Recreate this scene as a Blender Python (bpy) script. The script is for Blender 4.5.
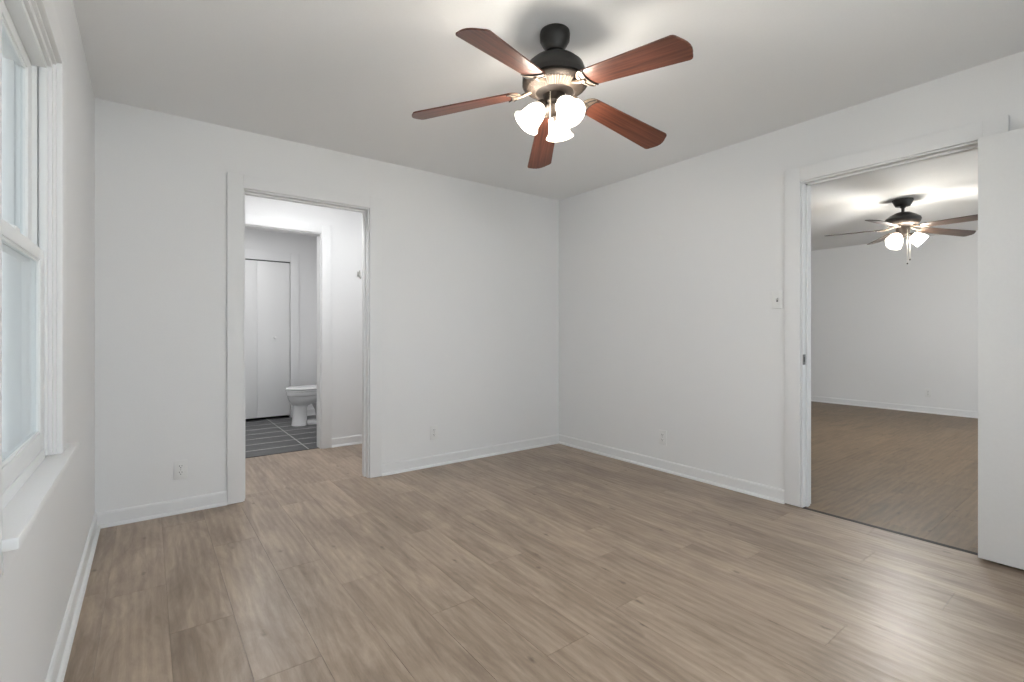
import bpy, bmesh, math, random
from mathutils import Vector, Matrix
random.seed(7)
PI = math.pi
C = bpy.context.scene.collection
for o in list(bpy.data.objects): bpy.data.objects.remove(o, do_unlink=True)
sc = bpy.context.scene

# ------------------------------------------------------------------ camera
F_PX, CY, YAW = 483.36, 332.9, 0.6454
cam_d = bpy.data.cameras.new('camera'); cam = bpy.data.objects.new('camera', cam_d); C.objects.link(cam)
cam.location = (0.2415, 0.0, 1.1067)
cam.rotation_euler = (PI/2, 0, -YAW)
cam_d.sensor_width = 36; cam_d.lens = F_PX/1024*36
cam_d.shift_y = (CY-341)/1024
cam_d.clip_start = 0.02
sc.camera = cam

# ------------------------------------------------------------------ world, exposure
w = bpy.data.worlds.new('world'); sc.world = w; w.use_nodes = True
bg = w.node_tree.nodes['Background']; bg.inputs[0].default_value = (.875, .91, .95, 1); bg.inputs[1].default_value = 1.8
sc.view_settings.view_transform = 'Standard'; sc.view_settings.look = 'None'
sc.view_settings.gamma = 1; sc.view_settings.use_curve_mapping = False
sc.view_settings.exposure = 0.80
sun_d = bpy.data.lights.new('sun', 'SUN'); sun_d.energy = 8; sun_d.angle = .02; sun_d.color = (1, .96, .90)
sun = bpy.data.objects.new('sun', sun_d); C.objects.link(sun); sun.location = (12, 12, 14)
sun.rotation_euler = Vector((.35, .28, 1.2)).to_track_quat('Z', 'Y').to_euler()      # high, behind the house

W, B, H = 3.5503, 3.6085, 2.44          # bedroom: width, depth, height (camera stands at y = 0)
FY = -0.50                              # wall behind the camera
T = 0.12                                # wall thickness

def lamp(name, loc, power, radius, color):
    l = bpy.data.lights.new(name, 'POINT'); l.energy = power; l.shadow_soft_size = radius; l.color = color
    o = bpy.data.objects.new(name, l); C.objects.link(o); o.location = loc
    return o
def downlight(name, loc, power, size, color):
    l = bpy.data.lights.new(name, 'AREA'); l.shape = 'DISK'; l.size = size; l.energy = power; l.color = color
    o = bpy.data.objects.new(name, l); C.objects.link(o); o.location = loc
downlight('unseen_hall_light', (1.21, 3.95, 2.43), 6.5, .24, (.98, .99, 1))
downlight('unseen_hall_light', (2.30, 3.98, 2.43), 2.2, .24, (.98, .99, 1))  # extra lamp past the jamb, added to even out the hall light
downlight('added_bathroom_light', (1.15, 5.75, 2.43), 8.2, .25, (.99, .99, 1))  # unseen lamp, added to brighten the bathroom

# ------------------------------------------------------------------ materials
def mat(name, col, rough=.5, metal=0, bump=0, bscale=200, spec=.5):
    m = bpy.data.materials.new(name); m.use_nodes = True; nt = m.node_tree
    b = nt.nodes['Principled BSDF']
    b.inputs['Base Color'].default_value = (*col, 1); b.inputs['Roughness'].default_value = rough
    b.inputs['Metallic'].default_value = metal; b.inputs['Specular IOR Level'].default_value = spec
    tc = nt.nodes.new('ShaderNodeTexCoord'); n = nt.nodes.new('ShaderNodeTexNoise')
    n.inputs['Scale'].default_value = bscale; n.inputs['Detail'].default_value = 3
    nt.links.new(tc.outputs['Object'], n.inputs['Vector'])
    if bump:
        bp = nt.nodes.new('ShaderNodeBump'); bp.inputs['Strength'].default_value = bump; bp.inputs['Distance'].default_value = .002
        nt.links.new(n.outputs['Fac'], bp.inputs['Height']); nt.links.new(bp.outputs['Normal'], b.inputs['Normal'])
    mx = nt.nodes.new('ShaderNodeMixRGB'); mx.blend_type = 'MULTIPLY'; mx.inputs[0].default_value = .04
    mx.inputs[1].default_value = (*col, 1)
    nt.links.new(n.outputs['Fac'], mx.inputs[2]); nt.links.new(mx.outputs[0], b.inputs['Base Color'])
    return m
M = {}
M['wall'] = mat('wall_paint', (.84, .84, .84), .6, bump=.12, bscale=140, spec=.3)
M['ceiling'] = mat('ceiling_paint', (.88, .88, .88), .85, bump=.1, bscale=120, spec=.2)
M['trim'] = mat('trim_paint', (.835, .835, .835), .45, spec=.35)
M['door'] = mat('door_paint', (.83, .83, .825), .38, bump=.05, bscale=90)
M['vinyl'] = mat('window_vinyl', (.86, .87, .87), .3)
M['plastic'] = mat('white_plastic', (.83, .83, .82), .3)
M['slot'] = mat('dark_slot', (.03, .03, .03), .6)
M['steel'] = mat('brushed_steel', (.55, .54, .52), .35, 1)
M['gap'] = mat('dark_gap', (.018, .014, .011), .7)
M['black'] = mat('oiled_bronze', (.022, .020, .019), .42, .3)
M['brass'] = mat('antique_brass', (.03, .022, .017), .5, .5)
M['ribbed'] = mat('ribbed_champagne_metal', (.085, .064, .05), .5, .5)
M['pewter'] = mat('brushed_pewter', (.62, .55, .47), .38, .8)
M['cream'] = mat('champagne_metal', (.24, .185, .14), .45, .6)
M['porcelain'] = mat('white_porcelain', (.84, .84, .84), .12)
M['bulbglass'] = mat('chain_metal', (.45, .41, .35), .4, .6)
M['pale_ground'] = mat('pale_bounce_ground', (.52, .51, .49), .9)  # outdoor ground, made pale to bounce daylight up to the ceiling

def N(nt, t, **k):
    n = nt.nodes.new(t)
    for a, v in k.items(): setattr(n, a, v)
    return n

def wood_floor(name, dark, light, axis, rough, spec, grain=1.0):
    """plank floor: face attribute 'plank' gives every board its own tone and its own stretch of grain"""
    m = bpy.data.materials.new(name); m.use_nodes = True; nt = m.node_tree; L = nt.links.new
    b = nt.nodes['Principled BSDF']
    tc = N(nt, 'ShaderNodeTexCoord'); at = N(nt, 'ShaderNodeAttribute', attribute_name='plank', attribute_type='GEOMETRY')
    off = N(nt, 'ShaderNodeVectorMath', operation='SCALE'); cmb = N(nt, 'ShaderNodeCombineXYZ')
    m1 = N(nt, 'ShaderNodeMath', operation='MULTIPLY'); m1.inputs[1].default_value = 37.3
    m2 = N(nt, 'ShaderNodeMath', operation='MULTIPLY'); m2.inputs[1].default_value = 91.7
    L(at.outputs['Fac'], m1.inputs[0]); L(at.outputs['Fac'], m2.inputs[0])
    L(m1.outputs[0], cmb.inputs[0]); L(m2.outputs[0], cmb.inputs[1]); L(m1.outputs[0], cmb.inputs[2])
    add = N(nt, 'ShaderNodeVectorMath', operation='ADD'); L(tc.outputs['Object'], add.inputs[0]); L(cmb.outputs[0], add.inputs[1])
    def noise(sx, sl, detail, dist, rgh=.55):
        mp = N(nt, 'ShaderNodeMapping'); mp.inputs['Scale'].default_value = (sx, sl, 1) if axis == 'Y' else (sl, sx, 1)
        n = N(nt, 'ShaderNodeTexNoise'); n.inputs['Scale'].default_value = 1; n.inputs['Detail'].default_value = detail
        n.inputs['Distortion'].default_value = dist; n.inputs['Roughness'].default_value = rgh
        L(add.outputs[0], mp.inputs['Vector']); L(mp.outputs[0], n.inputs['Vector']); return n
    big = noise(5.5, 1.3, 6, 1.2, .66); fine = noise(130, 7, 6, .5, .72); mid = noise(19, 2.2, 7, 2.2, .68)
    # cathedral figure: distorted rings
    mpw = N(nt, 'ShaderNodeMapping'); mpw.inputs['Scale'].default_value = (9, .9, 1) if axis == 'Y' else (.9, 9, 1)
    wv = N(nt, 'ShaderNodeTexWave', wave_type='BANDS', bands_direction='X' if axis == 'Y' else 'Y')
    wv.inputs['Scale'].default_value = .9; wv.inputs['Distortion'].default_value = 9; wv.inputs['Detail'].default_value = 3
    wv.inputs['Detail Scale'].default_value = .7
    L(add.outputs[0], mpw.inputs['Vector']); L(mpw.outputs[0], wv.inputs['Vector'])
    def mix(a, b_, f):
        x = N(nt, 'ShaderNodeMath', operation='MULTIPLY_ADD'); x.inputs[1].default_value = f
        L(b_, x.inputs[0]); L(a, x.inputs[2]); return x.outputs[0]
    z = N(nt, 'ShaderNodeMath', operation='MULTIPLY'); z.inputs[1].default_value = .42; L(big.outputs['Fac'], z.inputs[0])
    s = mix(z.outputs[0], mid.outputs['Fac'], .28 * grain); s = mix(s, fine.outputs['Fac'], .13 * grain)
    s = mix(s, wv.outputs['Fac'], .045 * grain); s = mix(s, at.outputs['Fac'], .06)
    r = N(nt, 'ShaderNodeValToRGB'); L(s, r.inputs[0])
    r.color_ramp.elements[0].position = .33; r.color_ramp.elements[0].color = (*dark, 1)
    r.color_ramp.elements[1].position = .62; r.color_ramp.elements[1].color = (*light, 1)
    # knots
    mk = N(nt, 'ShaderNodeMapping'); mk.inputs['Scale'].default_value = (5.2, 2.0, 1) if axis == 'Y' else (2.0, 5.2, 1)
    dn = N(nt, 'ShaderNodeTexNoise'); dn.inputs['Scale'].default_value = 38; dn.inputs['Detail'].default_value = 4
    vo = N(nt, 'ShaderNodeTexVoronoi', voronoi_dimensions='2D'); vo.inputs['Scale'].default_value = 1
    L(add.outputs[0], mk.inputs['Vector']); L(mk.outputs[0], vo.inputs['Vector'])
    L(tc.outputs['Object'], dn.inputs['Vector'])
    dd = mix(vo.outputs['Distance'], dn.outputs['Fac'], .13)
    kr = N(nt, 'ShaderNodeMapRange'); kr.inputs[1].default_value = .060; kr.inputs[2].default_value = .125
    kr.inputs[3].default_value = .8; kr.inputs[4].default_value = 0; L(dd, kr.inputs[0])
    sep = N(nt, 'ShaderNodeSeparateColor'); L(vo.outputs['Color'], sep.inputs[0])
    gt = N(nt, 'ShaderNodeMath', operation='GREATER_THAN'); gt.inputs[1].default_value = .66; L(sep.outputs[0], gt.inputs[0])
    kk = N(nt, 'ShaderNodeMath', operation='MULTIPLY'); L(kr.outputs[0], kk.inputs[0]); L(gt.outputs[0], kk.inputs[1])
    mx = N(nt, 'ShaderNodeMixRGB'); mx.inputs[2].default_value = (dark[0]*.5, dark[1]*.47, dark[2]*.45, 1)
    # dark smoky streaks that run with the grain
    st = noise(8.5, 1.25, 6, 1.4, .62); sr = N(nt, 'ShaderNodeMapRange'); sr.inputs[1].default_value = .53; sr.inputs[2].default_value = .74
    sr.inputs[3].default_value = 0; sr.inputs[4].default_value = .75; L(st.outputs['Fac'], sr.inputs[0])
    m3 = N(nt, 'ShaderNodeMixRGB'); m3.inputs[2].default_value = (dark[0]*.9, dark[1]*.9, dark[2]*.92, 1)
    L(sr.outputs[0], m3.inputs[0]); L(r.outputs[0], m3.inputs[1])
    L(kk.outputs[0], mx.inputs[0]); L(m3.outputs[0], mx.inputs[1]); L(mx.outputs[0], b.inputs['Base Color'])
    rr = N(nt, 'ShaderNodeMapRange'); rr.inputs[3].default_value = rough-.06; rr.inputs[4].default_value = rough+.08
    L(fine.outputs['Fac'], rr.inputs[0]); L(rr.outputs[0], b.inputs['Roughness'])
    b.inputs['Specular IOR Level'].default_value = spec
    bp = N(nt, 'ShaderNodeBump'); bp.inputs['Strength'].default_value = .12; bp.inputs['Distance'].default_value = .001
    L(fine.outputs['Fac'], bp.inputs['Height']); L(bp.outputs[0], b.inputs['Normal'])
    return m
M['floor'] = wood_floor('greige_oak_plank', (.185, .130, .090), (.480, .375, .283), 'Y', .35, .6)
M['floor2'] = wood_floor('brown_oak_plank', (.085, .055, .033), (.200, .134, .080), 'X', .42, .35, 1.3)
M['seam'] = mat('plank_seam', (.23, .175, .13), .7)

def tile_mat():
    m = bpy.data.materials.new('charcoal_tile'); m.use_nodes = True; nt = m.node_tree; L = nt.links.new
    b = nt.nodes['Principled BSDF']; tc = N(nt, 'ShaderNodeTexCoord')
    mp = N(nt, 'ShaderNodeMapping'); mp.inputs['Scale'].default_value = (3, 14, 1)
    n = N(nt, 'ShaderNodeTexNoise'); n.inputs['Scale'].default_value = 2; n.inputs['Detail'].default_value = 6
    L(tc.outputs['Object'], mp.inputs[0]); L(mp.outputs[0], n.inputs['Vector'])
    r = N(nt, 'ShaderNodeValToRGB'); r.color_ramp.elements[0].position = .3; r.color_ramp.elements[0].color = (.036, .036, .038, 1)
    r.color_ramp.elements[1].position = .7; r.color_ramp.elements[1].color = (.105, .105, .108, 1)
    L(n.outputs['Fac'], r.inputs[0]); L(r.outputs[0], b.inputs['Base Color']); b.inputs['Roughness'].default_value = .38
    return m
M['tile'] = tile_mat(); M['grout'] = mat('pale_grout', (.62, .62, .60), .8)

def blade_mat(name, dark, light):
    m = bpy.data.materials.new(name); m.use_nodes = True; nt = m.node_tree; L = nt.links.new
    b = nt.nodes['Principled BSDF']; tc = N(nt, 'ShaderNodeTexCoord')
    mp = N(nt, 'ShaderNodeMapping'); mp.inputs['Scale'].default_value = (3, 75, 1)
    n = N(nt, 'ShaderNodeTexNoise'); n.inputs['Scale'].default_value = 1; n.inputs['Detail'].default_value = 5; n.inputs['Distortion'].default_value = .4
    L(tc.outputs['Object'], mp.inputs[0]); L(mp.outputs[0], n.inputs['Vector'])
    r = N(nt, 'ShaderNodeValToRGB'); r.color_ramp.elements[0].position = .35; r.color_ramp.elements[0].color = (*dark, 1)
    r.color_ramp.elements[1].position = .66; r.color_ramp.elements[1].color = (*light, 1)
    L(n.outputs['Fac'], r.inputs[0]); L(r.outputs[0], b.inputs['Base Color']); b.inputs['Roughness'].default_value = .33
    return m
M['blade'] = blade_mat('cherry_blade_wood', (.066, .019, .011), (.175, .060, .034))
M['blade2'] = blade_mat('walnut_blade_wood', (.035, .022, .016), (.085, .055, .04))

def shade_mat(name, em):
    m = bpy.data.materials.new(name); m.use_nodes = True; nt = m.node_tree; L = nt.links.new
    out = nt.nodes['Material Output']; b = nt.nodes['Principled BSDF']
    b.inputs['Base Color'].default_value = (.95, .92, .86, 1); b.inputs['Roughness'].default_value = .3
    tc = N(nt, 'ShaderNodeTexCoord'); n = N(nt, 'ShaderNodeTexNoise'); n.inputs['Scale'].default_value = 22; n.inputs['Detail'].default_value = 4
    L(tc.outputs['Object'], n.inputs['Vector'])
    mr = N(nt, 'ShaderNodeMapRange'); mr.inputs[3].default_value = em*.85; mr.inputs[4].default_value = em*1.15
    L(n.outputs['Fac'], mr.inputs[0]); L(mr.outputs[0], b.inputs['Emission Strength'])
    b.inputs['Emission Color'].default_value = (1, .90, .76, 1)
    t = N(nt, 'ShaderNodeBsdfTransparent'); t.inputs[0].default_value = (1, .96, .9, 1)
    mx = N(nt, 'ShaderNodeMixShader'); mx.inputs[0].default_value = .48
    L(t.outputs[0], mx.inputs[1]); L(b.outputs[0], mx.inputs[2]); L(mx.outputs[0], out.inputs['Surface'])
    return m
M['shade'] = shade_mat('frosted_alabaster_glass', 1.0)

def glass_mat():
    m = bpy.data.materials.new('window_glass'); m.use_nodes = True; nt = m.node_tree; L = nt.links.new
    out = nt.nodes['Material Output']
    t = N(nt, 'ShaderNodeBsdfTransparent'); t.inputs[0].default_value = (.93, .96, .97, 1)
    g = N(nt, 'ShaderNodeBsdfGlossy'); g.inputs['Roughness'].default_value = .02
    fr = N(nt, 'ShaderNodeFresnel'); fr.inputs[0].default_value = 1.5
    mx = N(nt, 'ShaderNodeMixShader'); ge = N(nt, 'ShaderNodeNewGeometry'); iv = N(nt, 'ShaderNodeMath', operation='SUBTRACT'); iv.inputs[0].default_value = 1
    mu = N(nt, 'ShaderNodeMath', operation='MULTIPLY'); L(ge.outputs['Backfacing'], iv.inputs[1]); L(iv.outputs[0], mu.inputs[0]); L(fr.outputs[0], mu.inputs[1])
    L(mu.outputs[0], mx.inputs[0]); L(t.outputs[0], mx.inputs[1]); L(g.outputs[0], mx.inputs[2])
    L(mx.outputs[0], out.inputs['Surface']); return m
M['glass'] = glass_mat()
def screen_mat():
    m = bpy.data.materials.new('insect_screen_mesh'); m.use_nodes = True; nt = m.node_tree; L = nt.links.new
    out = nt.nodes['Material Output']; b = nt.nodes['Principled BSDF']; b.inputs['Base Color'].default_value = (.32, .33, .34, 1)
    t = N(nt, 'ShaderNodeBsdfTransparent'); mx = N(nt, 'ShaderNodeMixShader'); mx.inputs[0].default_value = .52
    L(t.outputs[0], mx.inputs[1]); L(b.outputs[0], mx.inputs[2]); L(mx.outputs[0], out.inputs['Surface']); return m
M['screen'] = screen_mat()

# ------------------------------------------------------------------ mesh helpers
def box(bm, x0, x1, y0, y1, z0, z1, bev=0):
    vs = [bm.verts.new((x, y, z)) for x in (x0, x1) for y in (y0, y1) for z in (z0, z1)]
    idx = [(0, 1, 3, 2), (4, 6, 7, 5), (0, 4, 5, 1), (2, 3, 7, 6), (0, 2, 6, 4), (1, 5, 7, 3)]
    fs = [bm.faces.new([vs[i] for i in f]) for f in idx]
    if bev:
        es = list({e for f in fs for e in f.edges})
        bmesh.ops.bevel(bm, geom=es, offset=bev, segments=2, profile=.6, affect='EDGES')
    return fs
def lathe(bm, prof, n=48, rib=0, axis=None):
    """prof: list of (r, z); rib ripples alternate columns"""
    rows = []
    for r, z in prof:
        row = []
        for i in range(n):
            a = 2*PI*i/n; rr = r*(1 + (rib if i % 2 else -rib)) if isinstance(rib, float) else r
            p = Vector((rr*math.cos(a), rr*math.sin(a), z))
            row.append(bm.verts.new(axis @ p if axis else p))
        rows.append(row)
    for k in range(len(rows)-1):
        for i in range(n):
            j = (i+1) % n
            bm.faces.new((rows[k][i], rows[k][j], rows[k+1][j], rows[k+1][i]))
    return rows
def cap(bm, row, flip=False):
    bm.faces.new(row if not flip else row[::-1])
def tube(bm, pts, r, n=10):
    pts = [Vector(p) for p in pts]; rows = []
    rs = r if isinstance(r, (list, tuple)) else [r]*len(pts)
    up = Vector((0, 0, 1))
    for k, p in enumerate(pts):
        d = (pts[min(k+1, len(pts)-1)] - pts[max(k-1, 0)]).normalized()
        a = d.cross(up) if abs(d.dot(up)) < .95 else d.cross(Vector((1, 0, 0)))
        a.normalize(); b = d.cross(a).normalized()
        rows.append([bm.verts.new(p + rs[k]*(a*math.cos(2*PI*i/n) + b*math.sin(2*PI*i/n))) for i in range(n)])
    for k in range(len(rows)-1):
        for i in range(n):
            j = (i+1) % n; bm.faces.new((rows[k][i], rows[k][j], rows[k+1][j], rows[k+1][i]))
    bm.faces.new(rows[0][::-1]); bm.faces.new(rows[-1])
def sphere(bm, c, r, n=14):
    g = bmesh.ops.create_uvsphere(bm, u_segments=n, v_segments=n//2+1, radius=r)
    for v in g['verts']: v.co += Vector(c)
def prism(bm, pts, z0, z1, bev=0):
    lo = [bm.verts.new((x, y, z0)) for x, y in pts]; hi = [bm.verts.new((x, y, z1)) for x, y in pts]
    n = len(pts); f = [bm.faces.new(lo[::-1]), bm.faces.new(hi)]
    for i in range(n): f.append(bm.faces.new((lo[i], lo[(i+1) % n], hi[(i+1) % n], hi[i])))
    if bev:
        es = list({e for q in f[:2] for e in q.edges}); bmesh.ops.bevel(bm, geom=es, offset=bev, segments=2, profile=.5, affect='EDGES')
def extrude_profile(bm, prof, p0, p1, nrm):
    """prof points (d, z): d out from the wall along nrm; swept straight from p0 to p1"""
    nrm = Vector((*nrm, 0)); r = []
    for p in (p0, p1):
        r.append([bm.verts.new(Vector((p[0], p[1], 0)) + nrm*d + Vector((0, 0, z))) for d, z in prof])
    n = len(prof)
    for i in range(n):
        j = (i+1) % n; bm.faces.new((r[0][i], r[0][j], r[1][j], r[1][i]))
    bm.faces.new(r[0][::-1]); bm.faces.new(r[1])
def obj(name, bm, m, parent=None, smooth=False, kind=None, loc=None, rot=None):
    bmesh.ops.recalc_face_normals(bm, faces=bm.faces)
    me = bpy.data.meshes.new(name); bm.to_mesh(me); bm.free(); me.materials.append(M[m] if isinstance(m, str) else m)
    o = bpy.data.objects.new(name, me); C.objects.link(o)
    if smooth:
        for p in me.polygons: p.use_smooth = True
        me.set_sharp_from_angle(angle=math.radians(38))
    if parent: o.parent = parent
    if kind: o['kind'] = kind
    if loc: o.location = loc
    if rot: o.rotation_euler = rot
    return o
def boxes(name, m, lst, parent=None, kind=None, bev=0):
    bm = bmesh.new()
    for b in lst: box(bm, *b, bev=bev)
    return obj(name, bm, m, parent, kind=kind, smooth=bool(bev))
def struct(name, m, lst, bev=0, label=None):
    o = boxes(name, m, lst, kind='structure', bev=bev)
    if label: o['label'] = label
    return o
def empty(name, loc, label, cat, group=None, kind=None):
    o = bpy.data.objects.new(name, None); C.objects.link(o); o.location = loc; o.empty_display_size = .1
    o['label'] = label; o['category'] = cat
    if group: o['group'] = group
    if kind: o['kind'] = kind
    return o

# ------------------------------------------------------------------ openings
BD = (0.747, 1.585, 2.052)              # doorway in the back wall: x0, x1, top
RD = (0.516, 1.340, 2.060)              # doorway in the right wall: y0, y1, top
WN = (1.32, 2.135, 0.712, 1.98)          # window in the left wall: y0, y1, z0, z1
HB = 4.79                               # hall: far wall face
BA = (0.80, 1.56, 2.052)                # doorway hall -> bathroom
BW = 6.82                               # bathroom far wall face
CL = (0.945, 1.735, 2.035)              # closet opening
R2X = 8.85                              # far wall of the next room

struct('wall_left', 'wall', [(-.16, 0, FY-T, WN[0], 0, H), (-.16, 0, WN[1], B, 0, H),
       (-.16, 0, WN[0], WN[1], 0, WN[2]-.01), (-.16, 0, WN[0], WN[1], WN[3], H)])
struct('wall_back', 'wall', [(-.16, BD[0], B, B+T, 0, H), (BD[1], W+T, B, B+T, 0, H), (BD[0], BD[1], B, B+T, BD[2], H)])
struct('wall_right', 'wall', [(W, W+T, RD[1], B, 0, H), (W, W+T, FY-T, RD[0], 0, H), (W, W+T, RD[0], RD[1], RD[2], H)])
FN = (.15, 2.45, .30, 2.2)               # unseen window added behind the camera to brighten the bedroom
struct('wall_front', 'wall', [(0, FN[0], FY-T, FY, 0, H), (FN[1], W, FY-T, FY, 0, H), (FN[0], FN[1], FY-T, FY, 0, FN[2]), (FN[0], FN[1], FY-T, FY, FN[3], H)])
struct('ceiling', 'ceiling', [(-.16, W+T, FY-T, B+T, H, H+.1)], label='white ceiling of the bedroom')
# hall and bathroom
struct('wall_hall_left', 'wall', [(-.42, -.30, B+T, HB+T, 0, H)])
struct('wall_hall_right', 'wall', [(2.60, 2.72, B+T, HB+T, 0, H)])
struct('wall_hall_back', 'wall', [(-.30, BA[0], HB, HB+T, 0, H), (BA[1], 2.60, HB, HB+T, 0, H), (BA[0], BA[1], HB, HB+T, BA[2], H)])
struct('ceiling', 'ceiling', [(-.42, 2.72, B+T, HB+T, H, H+.1)], label='white ceiling of the hall')
struct('wall_bathroom_left', 'wall', [(.18, .30, HB+T, BW+T, 0, H)])
struct('wall_bathroom_right', 'wall', [(2.36, 2.48, HB+T, BW+T, 0, H)])
struct('wall_bathroom_back', 'wall', [(.30, CL[0], BW, BW+T, 0, H), (CL[1], 2.36, BW, BW+T, 0, H), (CL[0], CL[1], BW, BW+T, CL[2], H)])
struct('ceiling', 'ceiling', [(.18, 2.48, HB+T, BW+.8, H, H+.1)], label='white ceiling of the bathroom')
struct('wall_closet', 'wall', [(CL[0]-.12, CL[0], BW+T, BW+.7, 0, H), (CL[1], CL[1]+.12, BW+T, BW+.7, 0, H), (CL[0]-.12, CL[1]+.12, BW+.7, BW+.8, 0, H)])
# next room
struct('wall_next_room_far', 'wall', [(R2X, R2X+T, -1.6, 5.2, 0, H)])
struct('wall_next_room_left', 'wall', [(W+T, R2X, 5.2, 5.2+T, 0, H), (W, W+T, B+T, 5.2+T, 0, H)])
RN = (4.3, 8.0, .30, 2.2)             # added window, out of view to the right, brightens the next room
struct('wall_next_room_right', 'wall', [(W+T, RN[0], -1.6-T, -1.6, 0, H), (RN[1], R2X, -1.6-T, -1.6, 0, H), (RN[0], RN[1], -1.6-T, -1.6, 0, RN[2]), (RN[0], RN[1], -1.6-T, -1.6, RN[3], H), (W, W+T, -1.6-T, FY-T, 0, H)])
struct('ceiling', 'ceiling', [(W+T, R2X+T, -1.6-T, 5.2+T, H, H+.1)], label='white ceiling of the next room')

# ------------------------------------------------------------------ floors
def plank_floor(name, m, rects, axis, width, length, off, joints, gap=.0006):
    bm = bmesh.new(); lay = bm.faces.layers.float.new('plank')
    for (x0, x1, y0, y1) in rects:
        a0, a1, l0, l1 = (x0, x1, y0, y1) if axis == 'Y' else (y0, y1, x0, x1)
        k = math.floor((a0-off)/width)
        while off+k*width < a1:
            s0, s1 = max(a0, off+k*width), min(a1, off+(k+1)*width)
            rnd = random.Random(k*13+5)
            j = joints.get(k, rnd.uniform(0, length)); j -= math.ceil((j-l0)/length)*length
            i = 0
            while j < l1:
                e0, e1 = max(l0, j), min(l1, j+length)
                g0 = gap if e0 > l0 else 0; ge = gap if e1 < l1 else 0; gs0 = gap if s0 > a0 else 0; gs1 = gap if s1 < a1 else 0
                A0, A1, L0, L1 = s0+gs0, s1-gs1, e0+g0, e1-ge
                if A1 > A0 and L1 > L0:
                    q = [(A0, L0), (A1, L0), (A1, L1), (A0, L1)]
                    if axis != 'Y': q = [(b, a) for a, b in q][::-1]
                    top = [bm.verts.new((x, y, 0)) for x, y in q]; bot = [bm.verts.new((x, y, -.004)) for x, y in q]
                    v = rnd.random()
                    fs = [bm.faces.new(top)] + [bm.faces.new((top[n], bot[n], bot[(n+1) % 4], top[(n+1) % 4])) for n in range(4)]
                    for f in fs: f[lay] = v
                j += length; i += 1
            k += 1
    me_o = obj(name, bm, m, kind='structure')
    return me_o
# bedroom + hall boards run away from the window wall side; joints read off the photograph
J = {0: 2.617, 1: 2.173, 2: 1.715, 3: 2.45, 4: 2.15, 5: 1.705, 6: 2.46, 7: 1.91, 8: 1.30, 9: 1.65, 10: .70, 11: 1.46, 12: 1.20, 13: .51, 14: .85, 15: 1.35, 16: .95}
f1 = plank_floor('floor', 'floor', [(0, W, FY, B+T), (-.30, 2.60, B+T, HB+.03)], 'Y', .2055, 1.21, .10, J)
f1['label'] = 'greige oak plank floor of bedroom and hall'
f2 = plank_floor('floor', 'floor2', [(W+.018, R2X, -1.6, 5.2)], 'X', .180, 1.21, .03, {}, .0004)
f2['label'] = 'brown oak floor of the next room'
struct('floor', 'seam', [(-.16, W+.0, FY-T, B+T, -.06, -.0045), (-.42, 2.72, B+T, HB+.03, -.06, -.0045), (W+.018, R2X+T, -1.6-T, 5.2+T, -.06, -.0045)], label='subfloor under the boards')
# bathroom tile
ty = [HB+.046]; y = 5.096
while y < BW+.8: ty.append(y); y += .2735
ty.append(BW+.8)
tx = [.30, .862, 1.465, 2.068, 2.36]
bm = bmesh.new(); g = .0042
for a in range(len(tx)-1):
    for b_ in range(len(ty)-1):
        box(bm, tx[a]+g, tx[a+1]-g, ty[b_]+.010, ty[b_+1]-.010, -.03, 0)
t = obj('floor', bm, 'tile', kind='structure'); t['label'] = 'charcoal tile floor of the bathroom'
struct('floor', 'grout', [(.18, 2.48, HB+.03, BW+.8, -.06, -.0012)], label='pale grout between the charcoal tiles')
# transitions
struct('trim_1', 'gap', [(W-.012, W+.020, RD[0], RD[1], -.02, .0012)], label='dark gap strip at the next room doorway')
struct('trim_2', 'gap', [(BA[0], BA[1], HB+.030, HB+.046, -.03, .0015)], label='dark edge strip between wood and tile')

# ------------------------------------------------------------------ door frames
# back doorway: casing both sides, jamb, stop
c, ct = .098, .019
def frame_x(name, x0, x1, top, yf, yb, label, stop=True, back=True, lc=c, head=.092, sy=None):
    L = [(x0-lc, x0-.006, yf-ct, yf, 0, top+head), (x1+.006, x1+lc, yf-ct, yf, 0, top+head), (x0-.006, x1+.006, yf-ct, yf, top+.006, top+head)]
    if back: L += [(x0-lc, x0-.006, yb, yb+ct, 0, top+head), (x1+.006, x1+lc, yb, yb+ct, 0, top+head), (x0-.006, x1+.006, yb, yb+ct, top+.006, top+head)]
    o = struct(name, 'trim', L, bev=.002, label=label)
    J_ = [(x0-.002, x0+.004, yf-.002, yb+.002, 0, top), (x1-.004, x1+.002, yf-.002, yb+.002, 0, top), (x0, x1, yf-.002, yb+.002, top-.004, top+.002)]
    boxes('door_jamb', 'trim', J_, o)
    if stop:
        m = sy or (yf+yb)/2
        boxes('door_stop', 'trim', [(x0+.004, x0+.014, m, m+.035, 0, top-.004), (x1-.014, x1-.004, m, m+.035, 0, top-.004), (x0+.004, x1-.004, m, m+.035, top-.014, top-.004)], o)
    return o
frame_x('trim_3', BD[0], BD[1], BD[2], B, B+T, 'white casing around the doorway to the hall', sy=B+.045)
frame_x('trim_4', BA[0], BA[1], BA[2], HB, HB+T, 'white casing around the bathroom doorway', stop=False)
o = struct('trim_5', 'trim', [(CL[0]-.105, CL[0], BW-ct, BW, 0, CL[2]+.115), (CL[1], CL[1]+.105, BW-ct, BW, 0, CL[2]+.115), (CL[0], CL[1], BW-ct, BW, CL[2], CL[2]+.115)], bev=.002, label='white casing around the closet')
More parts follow.
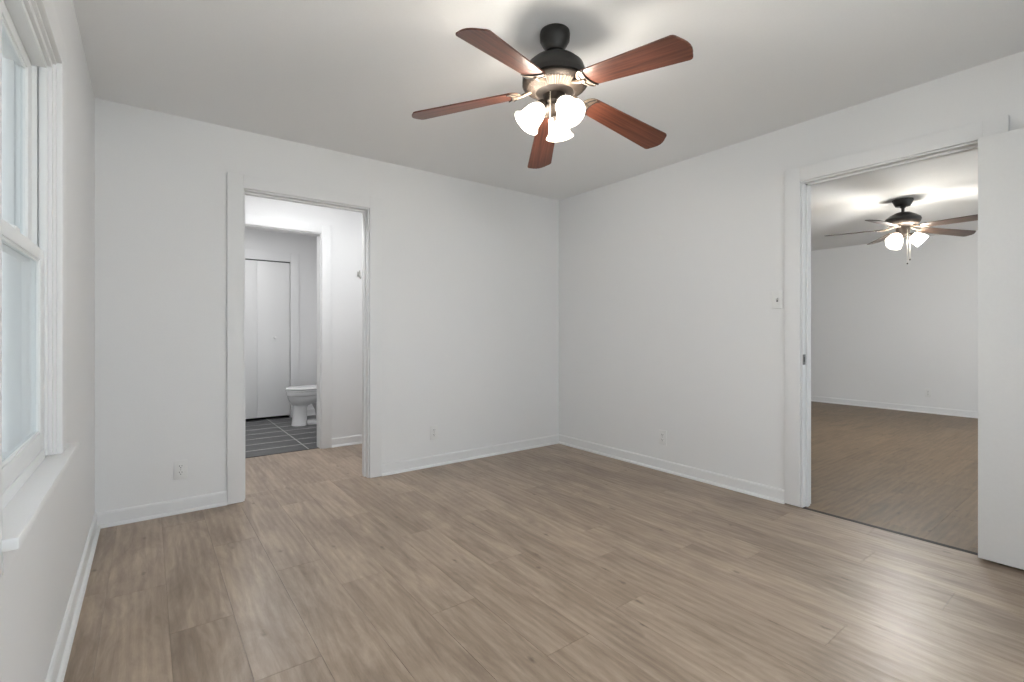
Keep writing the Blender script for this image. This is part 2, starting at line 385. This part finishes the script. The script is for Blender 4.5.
# right doorway
y0, y1, tp = RD
L = []
for xf in ((W-ct, W), (W+T, W+T+ct)):
    L += [(*xf, y0-c, y0-.006, .006, tp+.092), (*xf, y1+.006, y1+c, .006, tp+.092), (*xf, y0-.006, y1+.006, tp+.006, tp+.092)]
fr = struct('trim_6', 'trim', L, bev=.002, label='white casing around the doorway to the next room')
boxes('door_jamb', 'trim', [(W-.002, W+T+.002, y0-.002, y0+.004, 0, tp), (W-.002, W+T+.002, y1-.004, y1+.002, 0, tp), (W-.002, W+T+.002, y0, y1, tp-.004, tp+.002)], fr)
boxes('door_stop', 'trim', [(W+.042, W+.080, y0+.004, y0+.015, 0, tp-.004), (W+.042, W+.080, y1-.015, y1-.004, 0, tp-.004), (W+.042, W+.080, y0+.004, y1-.004, tp-.015, tp-.004)], fr)
M['strike'] = mat('aged_steel', (.20, .20, .195), .45, .8)
sp = boxes('strike_plate', 'strike', [(W-.001, W+.034, y1-.006, y1-.0035, .905, .970)], fr); sp['label'] = 'aged steel strike plate'
boxes('latch_hole', 'slot', [(W+.010, W+.024, y1-.0068, y1-.0058, .922, .953)], sp)

# ------------------------------------------------------------------ open door leaf
bm = bmesh.new(); LX0, LX1 = 3.472, 3.507
box(bm, LX0, LX1, -.297, .516, .012, 2.055, bev=.0015)
d1 = obj('door_1', bm, 'door', kind='structure', smooth=True); d1['label'] = 'white flush door folded back against the right wall'; 
for z in (.22, 1.05, 1.86):
    bm = bmesh.new(); box(bm, LX1, W-ct+.0, .470, .5155, z-.044, z+.044); tube(bm, [(LX1+.012, .5095, z-.045), (LX1+.012, .5095, z+.045)], .006)
    obj('hinge', bm, 'steel', d1)
bm = bmesh.new()
ax = Matrix.Rotation(-PI/2, 4, 'Y'); ax.translation = (LX0, -.235, .95)
rows = lathe(bm, [(.033, 0), (.033, .004), (.030, .008), (.012, .010), (.011, .032), (.022, .042), (.0275, .052), (.026, .062), (.016, .068)], 28, axis=ax); cap(bm, rows[-1])
obj('door_knob', bm, 'steel', d1, smooth=True)

# closet bifold
bm = bmesh.new()
mid = 1.345
box(bm, CL[0]+.004, mid-.0006, BW+.012, BW+.040, .030, CL[2]-.012, bev=.002)
d2 = obj('door_2', bm, 'door', kind='structure', smooth=True); d2['label'] = 'white bifold closet door beside the toilet'
bm = bmesh.new(); box(bm, mid+.0006, CL[1]-.006, BW+.012, BW+.040, .030, CL[2]-.012, bev=.002)
lf = obj('door_panel', bm, 'door', d2, smooth=True)
bm = bmesh.new(); ax = Matrix.Rotation(PI/2, 4, 'X'); ax.translation = (1.545, BW+.012, 1.045)
rows = lathe(bm, [(.008, 0), (.008, .010), (.016, .018), (.017, .025), (.010, .031)], 20, axis=ax); cap(bm, rows[-1])
obj('knob', bm, 'plastic', lf, smooth=True)
boxes('track', 'slot', [(CL[0]+.002, CL[1]-.002, BW+.014, BW+.038, CL[2]-.010, CL[2]-.001)], d2)

# ------------------------------------------------------------------ baseboards with shoe moulding
BP = [(0, 0), (.027, 0), (.026, .008), (.021, .015), (.0125, .018), (.0125, .074), (.010, .082), (.004, .086), (0, .086)]
def baseboard(name, segs, label=None):
    bm = bmesh.new()
    for p0, p1, n in segs: extrude_profile(bm, BP, p0, p1, n)
    o = obj(name, bm, 'trim', kind='structure')
    if label: o['label'] = label
e = .099
baseboard('baseboard_left', [((0, FY), (0, B), (1, 0))])
baseboard('baseboard_back', [((0, B), (BD[0]-e, B), (0, -1)), ((BD[1]+e, B), (W, B), (0, -1))])
baseboard('baseboard_right', [((W, RD[1]+e), (W, B), (-1, 0)), ((W, FY), (W, RD[0]-e), (-1, 0))])
baseboard('baseboard_front', [((0, FY), (W, FY), (0, 1))])
baseboard('baseboard_hall', [((-.3, HB), (BA[0]-e, HB), (0, -1)), ((BA[1]+e, HB), (2.6, HB), (0, -1)), ((2.6, B+T), (2.6, HB), (-1, 0)),
                             ((-.3, B+T), (BD[0]-e, B+T), (0, 1)), ((BD[1]+e, B+T), (2.6, B+T), (0, 1))])
baseboard('baseboard_bathroom', [((.3, BW), (CL[0]-.106, BW), (0, -1)), ((CL[1]+.106, BW), (2.36, BW), (0, -1)), ((2.36, HB+T), (2.36, BW), (-1, 0))])
baseboard('baseboard_next_room', [((R2X, -1.6), (R2X, 5.2), (-1, 0)), ((W+T, 5.2), (R2X, 5.2), (0, -1)), ((W+T, -1.6), (R2X, -1.6), (0, 1)),
                                  ((W+T, RD[1]+e), (W+T, 5.2), (1, 0)), ((W+T, -1.6), (W+T, RD[0]-e), (1, 0))])

# ------------------------------------------------------------------ window
a, b_, z0, z1 = WN
wn = empty('window_1', (0, (a+b_)/2, z0), 'white double hung window in the left wall', 'window', kind='structure')
del wn['category']
def wpart(name, m, lst, parent=None, bev=.0015):
    bm = bmesh.new()
    for q in lst: box(bm, *q, bev=bev)
    par = parent or wn
    o = obj(name, bm, m, smooth=bool(bev)); 
    o.parent = par; 
    if par is wn: o.matrix_parent_inverse = Matrix.Translation(-Vector(wn.location))
    else: o.matrix_parent_inverse = Matrix.Identity(4)
    return o
wpart('window_casing', 'trim', [(0, .02, a-.1, a, z0-.075, z1+.1), (0, .02, b_, b_+.1, z0, z1+.1), (0, .02, a, b_, z1, z1+.1)], bev=.004)
wpart('window_jamb', 'trim', [(-.15, .006, a, a+.012, z0, z1), (-.15, .006, b_-.012, b_, z0, z1), (-.15, .006, a+.012, b_-.012, z1-.012, z1)])
wpart('window_frame', 'vinyl', [(-.12, -.034, a+.012, a+.050, z0+.012, z1-.012), (-.12, -.034, b_-.050, b_-.012, z0+.012, z1-.012),
      (-.034, -.029, a+.012, a+.038, z0+.012, z1-.012), (-.034, -.029, b_-.038, b_-.012, z0+.012, z1-.012),
      (-.029, -.012, a+.012, a+.050, z0+.012, z1-.012), (-.029, -.012, b_-.050, b_-.012, z0+.012, z1-.012),
      (-.12, -.012, a+.05, b_-.05, z1-.045, z1-.012), (-.12, -.016, a+.05, b_-.05, z0+.0, z0+.035)], bev=.0008)
wpart('window_stop', 'trim', [(-.013, -.002, a+.012, a+.030, z0+.012, z1-.012), (-.013, -.002, b_-.030, b_-.012, z0+.012, z1-.012), (-.013, -.002, a+.03, b_-.03, z1-.03, z1-.012)])
wpart('window_sill', 'trim', [(-.018, .044, a-.008, b_+.19, z0-.022, z0+.003)], bev=.005)
wpart('window_apron', 'trim', [(0, .018, a+.02, b_+.1, z0-.075, z0-.022)])
def sash(x0, x1, zb, zt, st, bot, top, name):
    ya, yb = a+.052, b_-.052
    s = wpart(name, 'vinyl', [(x0, x1, ya, ya+st, zb, zt), (x0, x1, yb-st, yb, zb, zt), (x0, x1, ya+st, yb-st, zb, zb+bot), (x0, x1, ya+st, yb-st, zt-top, zt)], bev=.003)
    g_ = wpart('glazing_bead', 'vinyl', [(x1-.008, x1-.004, ya+st, ya+st+.007, zb+bot, zt-top), (x1-.008, x1-.004, yb-st-.007, yb-st, zb+bot, zt-top),
               (x1-.008, x1-.004, ya+st+.007, yb-st-.007, zb+bot, zb+bot+.007), (x1-.008, x1-.004, ya+st+.007, yb-st-.007, zt-top-.007, zt-top)], s, bev=0)
    p = wpart('pane', 'glass', [((x0+x1)/2-.002, (x0+x1)/2+.002, ya+st-.004, yb-st+.004, zb+bot-.004, zt-top+.004)], s, bev=0)
    return s
mz = 1.345
low = sash(-.042, -.018, z0+.036, mz+.018, .056, .055, .036, 'lower_sash')
upp = sash(-.072, -.045, mz-.018, z1-.046, .060, .034, .036, 'upper_sash')
lk = wpart('sash_lock', 'vinyl', [(-.040, -.022, 1.70, 1.76, mz+.018, mz+.030)], low)
sc_ = wpart('insect_screen', 'screen', [(-.112, -.1105, a+.055, b_-.055, z0+.04, z1-.05)], bev=0)  # screen of the lower sash, extended over the upper one to dim daylight
def wide_added_window(name, x0, x1, y, z0, z1):  # builds the unseen windows added to let in more daylight
    xm = (x0+x1)/2; f = .06; ya, yb = y-.10, y-.03
    o = struct(name, 'vinyl', [(x0, x0+f, ya, yb, z0, z1), (x1-f, x1, ya, yb, z0, z1), (x0+f, x1-f, ya, yb, z0, z0+f), (x0+f, x1-f, ya, yb, z1-f, z1), (xm-f/2, xm+f/2, ya, yb, z0+f, z1-f)])
    boxes('pane', 'glass', [(x0+f, xm-f/2, y-.067, y-.063, z0+f, z1-f), (xm+f/2, x1-f, y-.067, y-.063, z0+f, z1-f)], o)
    boxes('window_casing', 'trim', [(x0-.1, x0, y, y+.02, z0-.1, z1+.1), (x1, x1+.1, y, y+.02, z0-.1, z1+.1), (x0, x1, y, y+.02, z1, z1+.1), (x0, x1, y, y+.02, z0-.1, z0)], o)
wide_added_window('added_window_2', FN[0], FN[1], FY, FN[2], FN[3])
wide_added_window('added_window_3', RN[0], RN[1], -1.6, RN[2], RN[3])
struct('ground', 'pale_ground', [(-12, -.4, -10, 14, -.6, -.5), (-.4, 12, -10, -1.9, -.6, -.5)], label='ground outside the window')

# ------------------------------------------------------------------ outlets and switch
def place(root, loc, rz): root.location = loc; root.rotation_euler = (0, 0, rz)
def outlet(loc, rz, label):
    r = empty('wall_outlet', (0, 0, 0), label, 'outlet', 'duplex wall outlets')
    bm = bmesh.new(); box(bm, -.035, .035, -.006, -.0002, -.0575, .0575, bev=.002); obj('cover_plate', bm, 'plastic', r, smooth=True)
    for s in (1, -1):
        bm = bmesh.new(); pts = [(.0165*math.cos(t_)*1.0, .0145*math.sin(t_)) for t_ in [i*2*PI/20 for i in range(20)]]
        lo = [bm.verts.new((x, -.006, z+s*.0195)) for x, z in pts]; hi = [bm.verts.new((x, -.0078, z+s*.0195)) for x, z in pts]
        bm.faces.new(hi)
        for i in range(20): bm.faces.new((lo[i], lo[(i+1) % 20], hi[(i+1) % 20], hi[i]))
        rc = obj('receptacle', bm, 'plastic', r)
        bm = bmesh.new()
        for x, hgt in ((-.0065, .008), (.0065, .0065)): box(bm, x-.0013, x+.0013, -.0084, -.0076, s*.0195+.004-hgt/2+.001, s*.0195+.004+hgt/2+.001)
        tube(bm, [(0, -.0084, s*.0195-.0065), (0, -.0076, s*.0195-.0065)], .0027, 10)
        obj('slot', bm, 'slot', rc)
    bm = bmesh.new(); tube(bm, [(0, -.0072, 0), (0, -.0055, 0)], .003, 12); obj('screw', bm, 'steel', r)
    place(r, loc, rz); return r
outlet((.402, B, .264), 0, 'white duplex outlet on the back wall left of the hall doorway')
outlet((2.142, B, .277), 0, 'white duplex outlet on the back wall right of the hall doorway')
outlet((W, 2.376, .266), -PI/2, 'white duplex outlet low on the right wall near the corner')
outlet((R2X, 1.878, .276), -PI/2, 'white duplex outlet on the far wall of the next room')
sw = empty('light_switch', (0, 0, 0), 'white toggle light switch beside the doorway to the next room', 'switch')
bm = bmesh.new(); box(bm, -.035, .035, -.006, -.0002, -.0575, .0575, bev=.002); obj('cover_plate', bm, 'plastic', sw, smooth=True)
bm = bmesh.new(); box(bm, -.0055, .0055, -.0066, -.0058, -.0125, .0125); s1 = obj('toggle_slot', bm, 'slot', sw)
bm = bmesh.new(); pr = [(-.0058, -.004), (-.0058, .007), (-.016, .012), (-.017, .007)]
l_ = [bm.verts.new((-.004, y_, z_)) for y_, z_ in pr]; r_ = [bm.verts.new((.004, y_, z_)) for y_, z_ in pr]
bm.faces.new(l_); bm.faces.new(r_[::-1])
for i in range(4): bm.faces.new((l_[i], l_[(i+1) % 4], r_[(i+1) % 4], r_[i]))
obj('toggle', bm, 'plastic', sw)
for s in (1, -1):
    bm = bmesh.new(); tube(bm, [(0, -.0072, s*.030), (0, -.0055, s*.030)], .0028, 12); obj('screw', bm, 'plastic', sw)
place(sw, (W, 1.489, 1.324), -PI/2)

# wall hook in the hall
hk = empty('coat_hook', (1.925, HB, 1.69), 'small white wall hook on the hall wall seen past the door jamb', 'hook')
bm = bmesh.new(); box(bm, -.014, .022, -.005, -.0002, -.020, .030, bev=.002); obj('hook_plate', bm, 'steel', hk, smooth=True)
bm = bmesh.new(); tube(bm, [(.004, -.005, .015), (.000, -.026, .014), (-.004, -.045, .020), (-.006, -.052, .034)], [.005, .005, .005, .006]); 
tube(bm, [(.004, -.005, -.005), (.008, -.018, -.030), (.010, -.034, -.040), (.008, -.044, -.026)], [.005, .005, .005, .006]); obj('prong', bm, 'steel', hk, smooth=True)

# ------------------------------------------------------------------ toilet (faces -x)
tl = empty('toilet', (0, 0, 0), 'white porcelain toilet with its lid down in the bathroom', 'toilet')
def egg(xf, xb, hw, n=40, z=0, sq=2.3):
    cx = xf + (xb-xf)*.52; pts = []
    for i in range(n):
        t_ = 2*PI*i/n; cth, sth = math.cos(t_), math.sin(t_)
        e_ = 2/ (sq if cth > 0 else 2.0)
        x = cx + (math.copysign(abs(cth)**e_, cth))*((xb-cx) if cth > 0 else (cx-xf))
        y_ = math.copysign(abs(sth)**(2/2.2), sth)*hw
        pts.append(Vector((x, y_, z)))
    return pts
def loft(bm, rings, capb=True, capt=True):
    R_ = [[bm.verts.new(p) for p in r] for r in rings]; n = len(R_[0])
    for k in range(len(R_)-1):
        for i in range(n): bm.faces.new((R_[k][i], R_[k][(i+1) % n], R_[k+1][(i+1) % n], R_[k+1][i]))
    if capb: bm.faces.new(R_[0][::-1])
    if capt: bm.faces.new(R_[-1])
bm = bmesh.new()
loft(bm, [egg(.055, .235, .112, z=0), egg(.060, .232, .108, z=.02), egg(.068, .228, .098, z=.10), egg(.075, .225, .094, z=.20), egg(.075, .24, .098, z=.235),
          egg(.062, .30, .118, z=.255), egg(.036, .37, .145, z=.285), egg(.020, .42, .162, z=.32), egg(.012, .46, .170, z=.355), egg(.001, .48, .180, z=.362), egg(.0, .49, .184, z=.368), egg(.0, .49, .184, z=.402), egg(.006, .486, .178, z=.408)])
# rear: trapway body and foot
loft(bm, [egg(.18, .56, .105, z=0), egg(.18, .56, .105, z=.035), egg(.19, .55, .085, z=.045)])
loft(bm, [egg(.34, .56, .080, z=.04), egg(.33, .58, .085, z=.16), egg(.28, .62, .10, z=.26), egg(.24, .66, .14, z=.33), egg(.2, .69, .17, z=.40)])
obj('bowl', bm, 'porcelain', tl, smooth=True)
bm = bmesh.new(); loft(bm, [egg(.004, .46, .176, z=.4085), egg(-.006, .47, .188, z=.412), egg(-.006, .47, .188, z=.424), egg(.006, .46, .176, z=.428)])
obj('seat', bm, 'porcelain', tl, smooth=True)
bm = bmesh.new(); loft(bm, [egg(.004, .46, .176, z=.4315), egg(-.008, .47, .190, z=.436), egg(-.006, .47, .188, z=.446), egg(.010, .46, .172, z=.453), egg(.08, .42, .11, z=.456)])
obj('lid', bm, 'porcelain', tl, smooth=True)
bm = bmesh.new(); box(bm, .50, .69, -.225, .225, .40, .73, bev=.02); obj('tank', bm, 'porcelain', tl, smooth=True)
bm = bmesh.new(); box(bm, .49, .70, -.235, .235, .732, .765, bev=.01); obj('tank_lid', bm, 'porcelain', tl, smooth=True)
bm = bmesh.new(); tube(bm, [(.50, -.16, .67), (.485, -.16, .67), (.478, -.16, .67)], .010); tube(bm, [(.482, -.16, .67), (.480, -.10, .660)], .006); obj('flush_handle', bm, 'steel', tl, smooth=True)
for s in (1, -1):
    bm = bmesh.new(); sphere(bm, (.15, s*.108, .008), .012); obj('bolt_cap', bm, 'porcelain', tl, smooth=True)
tl.location = (1.555, 6.20, 0)

# ------------------------------------------------------------------ ceiling fans
def blade_pts(r0, r1, w0, w1):
    """outline of a blade: rounded root, sides that flare, corners rounded at the tip"""
    pts = []
    n = 10
    for i in range(n+1):      # root, half round
        t_ = PI/2 + PI*i/n; pts.append((r0 + .035 + .040*math.cos(t_), w0/2*math.sin(t_)))
    rc = .018
    bulge = .020
    for i in range(7):
        t_ = -PI/2 + (PI/2)*i/6; pts.append((r1-bulge-rc+rc*math.cos(t_), -w1/2+rc+rc*math.sin(t_)))
    for i in range(1, 6):
        s = -1+2*i/6; pts.append((r1-bulge + bulge*(1-s*s), s*(w1/2-rc)))
    for i in range(7):
        t_ = (PI/2)*i/6; pts.append((r1-bulge-rc+rc*math.cos(t_), w1/2-rc+rc*math.sin(t_)))
    return pts
def arc_tube(bm, cx, r, a0, a1, z, rad, sx=1.0):
    tube(bm, [(cx+sx*r*math.cos(a0+(a1-a0)*i/12), r*math.sin(a0+(a1-a0)*i/12), z) for i in range(13)], rad, 8)
def make_fan(loc, label, P):
    r = empty('ceiling_fan', (0, 0, 0), label, 'ceiling fan')
    bm = bmesh.new(); rows = lathe(bm, P['canopy'], 40); obj('canopy', bm, 'black', r, smooth=True)
    bm = bmesh.new(); tube(bm, [(0, 0, P['rod'][0]), (0, 0, P['rod'][1])], .0135, 16); 
    sphere(bm, (0, 0, P['rod'][0]), .030, 18); obj('downrod', bm, 'black', r, smooth=True)
    bm = bmesh.new(); rows = lathe(bm, P['motor'], 64); cap(bm, rows[0]); mh = obj('motor_housing', bm, P['motor_mat'], r, smooth=True)
    bm = bmesh.new(); lathe(bm, P['vent'], 128, rib=.013); vr = obj('vent_ring', bm, P['vent_mat'], r)
    bm = bmesh.new(); lathe(bm, P['bowl'], 64); obj('lower_bowl', bm, 'brass', r, smooth=True)
    bm = bmesh.new(); rows = lathe(bm, P['switch'], 40); cap(bm, rows[-1]); obj('switch_housing', bm, P['sw_mat'], r, smooth=True)
    zh = P['hub_z']
    for ang, tz in P['blades']:
        R1 = P['R']; droop = math.atan2(zh-tz, R1)
        bm = bmesh.new(); prism(bm, blade_pts(.165, R1, P['w'][0], P['w'][1]), -.003, .003, bev=.001)
        mtx = Matrix.Translation((0, 0, zh)) @ Matrix.Rotation(math.radians(ang), 4, 'Z') @ Matrix.Rotation(droop, 4, 'Y') @ Matrix.Rotation(math.radians(-P['pitch']), 4, 'X')
        bl = obj('fan_blade', bm, P['blade_mat'], r); bl.matrix_local = mtx
        bm = bmesh.new()
        # bracket: arm from the flywheel, half-moon plate under the blade root
        w_ = P['w'][0]
        tube(bm, [(.060, 0, .022), (.10, 0, .006), (.150, 0, -.008), (.185, 0, -.009)], [.010, .009, .008, .008], 10)
        n = 16; lo = []
        for i in range(n+1):
            t_ = PI/2+PI*i/n; lo.append((.197+.045*math.cos(t_), (w_/2+.004)*math.sin(t_)))
        for i in range(n-1, 0, -1):
            t_ = PI/2+PI*i/n; lo.append((.205+.012*math.cos(t_), (w_/2-.004)*math.sin(t_)))
        prism(bm, lo, -.0075, -.0032)
        br = obj('blade_bracket', bm, P['br_mat'], bl, smooth=True)
        bm = bmesh.new()
        arc_tube(bm, .216, w_/2, PI/2+.05, PI*1.5-.05, -.0065, .0028, .42)
        arc_tube(bm, .200, w_/2, PI/2+.25, PI*1.5-.25, -.0090, .0022, .62)
        obj('bracket_scroll', bm, 'black', br if False else bl, smooth=True)
    # light kit
    bm = bmesh.new(); rows = lathe(bm, P['fitter'], 40); cap(bm, rows[-1]); fit = obj('light_fitter', bm, P['sw_mat'], r, smooth=True)
    bm = bmesh.new(); zf = P['fitter'][-1][1]; tube(bm, [(0, 0, zf+.004), (0, 0, zf-.010), (0, 0, zf-.022)], [.012, .008, .004], 14); obj('finial', bm, 'brass', fit, smooth=True)
    for ang in P['lights']:
        A = math.radians(ang); tilt = math.radians(P['tilt'])
        base = Vector((P['lr']*math.cos(A), P['lr']*math.sin(A), P['lz']))
        d = Vector((math.sin(tilt)*math.cos(A), math.sin(tilt)*math.sin(A), -math.cos(tilt)))
        rot = Vector((0, 0, 1)).rotation_difference(d).to_matrix().to_4x4(); rot.translation = base
        bm = bmesh.new(); inner = Vector((.030*math.cos(A), .030*math.sin(A), P['lz']+.012))
        tube(bm, [inner, (inner+base)/2 + Vector((0, 0, .012)), base - d*.010], .009, 12)
        lathe(bm, [(.006, -.016), (.020, -.014), (.026, -.004), (.027, .012), (.024, .013)], 28, axis=rot)
        obj('lamp_arm', bm, P['sw_mat'], r, smooth=True)
        s = P['ss']; bm = bmesh.new(); ax = rot
        prof = [(.024, .006), (.027, .014), (.036, .030), (.043, .050), (.046, .072), (.048, .090), (.054, .104), (.062, .113), (.064, .116)] if P['bell'] else \
               [(.024, .006), (.040, .016), (.052, .040), (.060, .070), (.066, .105), (.068, .115)]
        rows = lathe(bm, [(a_*s, b1*s) for a_, b1 in prof], 36, axis=ax)
        sh = obj('lamp_shade', bm, 'shade', r, smooth=True)
        sh.modifiers.new('solid', 'SOLIDIFY').thickness = .0025
        lp = lamp('fan_bulb', (0, 0, 0), P['watt'], P.get('lrad', .022), P['lcol']); lp.parent = r; lp.location = base + d*.070*s
    for (x, y_, zt, zb) in P['chains']:
        bm = bmesh.new(); tube(bm, [(x, y_, zt), (x, y_, zb+.012)], .0012, 6)
        for k in range(int((zt-zb)/.009)): sphere(bm, (x, y_, zt-k*.009), .002, 6)
        ch = obj('pull_chain', bm, 'bulbglass', r)
        bm = bmesh.new(); tube(bm, [(x, y_, zb+.016), (x, y_, zb+.010), (x, y_, zb)], [.003, .0075, .006], 10); obj('chain_pull', bm, P['pull_mat'], ch, smooth=True)
    r.location = loc
    return r
H0 = 2.44
fan1 = dict(canopy=[(.045, -.001), (.065, -.003), (.067, -.014), (.065, -.042), (.050, -.068), (.044, -.076), (.042, -.090), (.030, -.099), (.014, -.101)],
    rod=(-.080, -.140), motor=[(.030, -.112), (.060, -.118), (.100, -.134), (.126, -.158), (.137, -.190), (.139, -.204), (.144, -.206), (.144, -.226), (.138, -.232)], motor_mat='black',
    vent=[(.130, -.246), (.122, -.2545), (.086, -.2735), (.080, -.270)], vent_mat='ribbed', bowl=[(.138, -.230), (.144, -.238), (.137, -.246), (.118, -.254), (.084, -.272), (.044, -.286)],
    switch=[(.048, -.275), (.050, -.290), (.050, -.318), (.044, -.325), (.040, -.335)], sw_mat='brass',
    hub_z=-.247, blades=[(-158.0, 2.098-H0), (-87.8, 2.079-H0), (-7.2, 2.068-H0), (56.2, 2.055-H0), (134.5, 2.105-H0)],
    R=.664, w=(.102, .138), pitch=12, blade_mat='blade', br_mat='cream',
    fitter=[(.040, -.330), (.052, -.338), (.050, -.350), (.036, -.368), (.016, -.378)], lights=(153, -101, 38), tilt=40, lr=.058, lz=-.330, ss=.97, bell=True,
    watt=9.8, lrad=.04, lcol=(.945, .97, 1), chains=[(-.050, -.025, -.29, -.425)], pull_mat='bulbglass')
make_fan((1.681, 1.596, H0), 'bronze ceiling fan with cherry blades and frosted tulip lamps in the bedroom', fan1)
fan2 = dict(canopy=[(.060, -.001), (.085, -.003), (.086, -.012), (.070, -.050), (.060, -.068), (.030, -.074), (.014, -.075)],
    rod=(-.062, -.150), motor=[(.030, -.128), (.060, -.134), (.105, -.160), (.140, -.186), (.146, -.203), (.140, -.225)], motor_mat='black',
    vent=[(.127, -.243), (.124, -.250), (.100, -.266), (.096, -.264)], vent_mat='ribbed', bowl=[(.140, -.224), (.134, -.238), (.095, -.268), (.050, -.278)],
    switch=[(.060, -.266), (.058, -.310), (.050, -.345)], sw_mat='brass',
    hub_z=-.285, blades=[(-100.3, 2.137-H0), (-39.8, 2.0886-H0), (37.7, 2.116-H0), (97.2, 2.1738-H0), (174.3, 2.153-H0)],
    R=.675, w=(.105, .135), pitch=12, blade_mat='blade2', br_mat='cream',
    fitter=[(.050, -.340), (.055, -.350), (.030, -.370), (.012, -.378)], lights=(-76, 44, 164), tilt=48, lr=.068, lz=-.362, ss=.98, bell=False,
    watt=24, lrad=.06, lcol=(.925, .965, 1), chains=[(-.035, -.045, -.30, -.655), (.030, -.050, -.30, -.61)], pull_mat='black')
make_fan((6.27, 1.51, H0), 'dark ceiling fan with lit lamps and two pull chains in the next room', fan2)
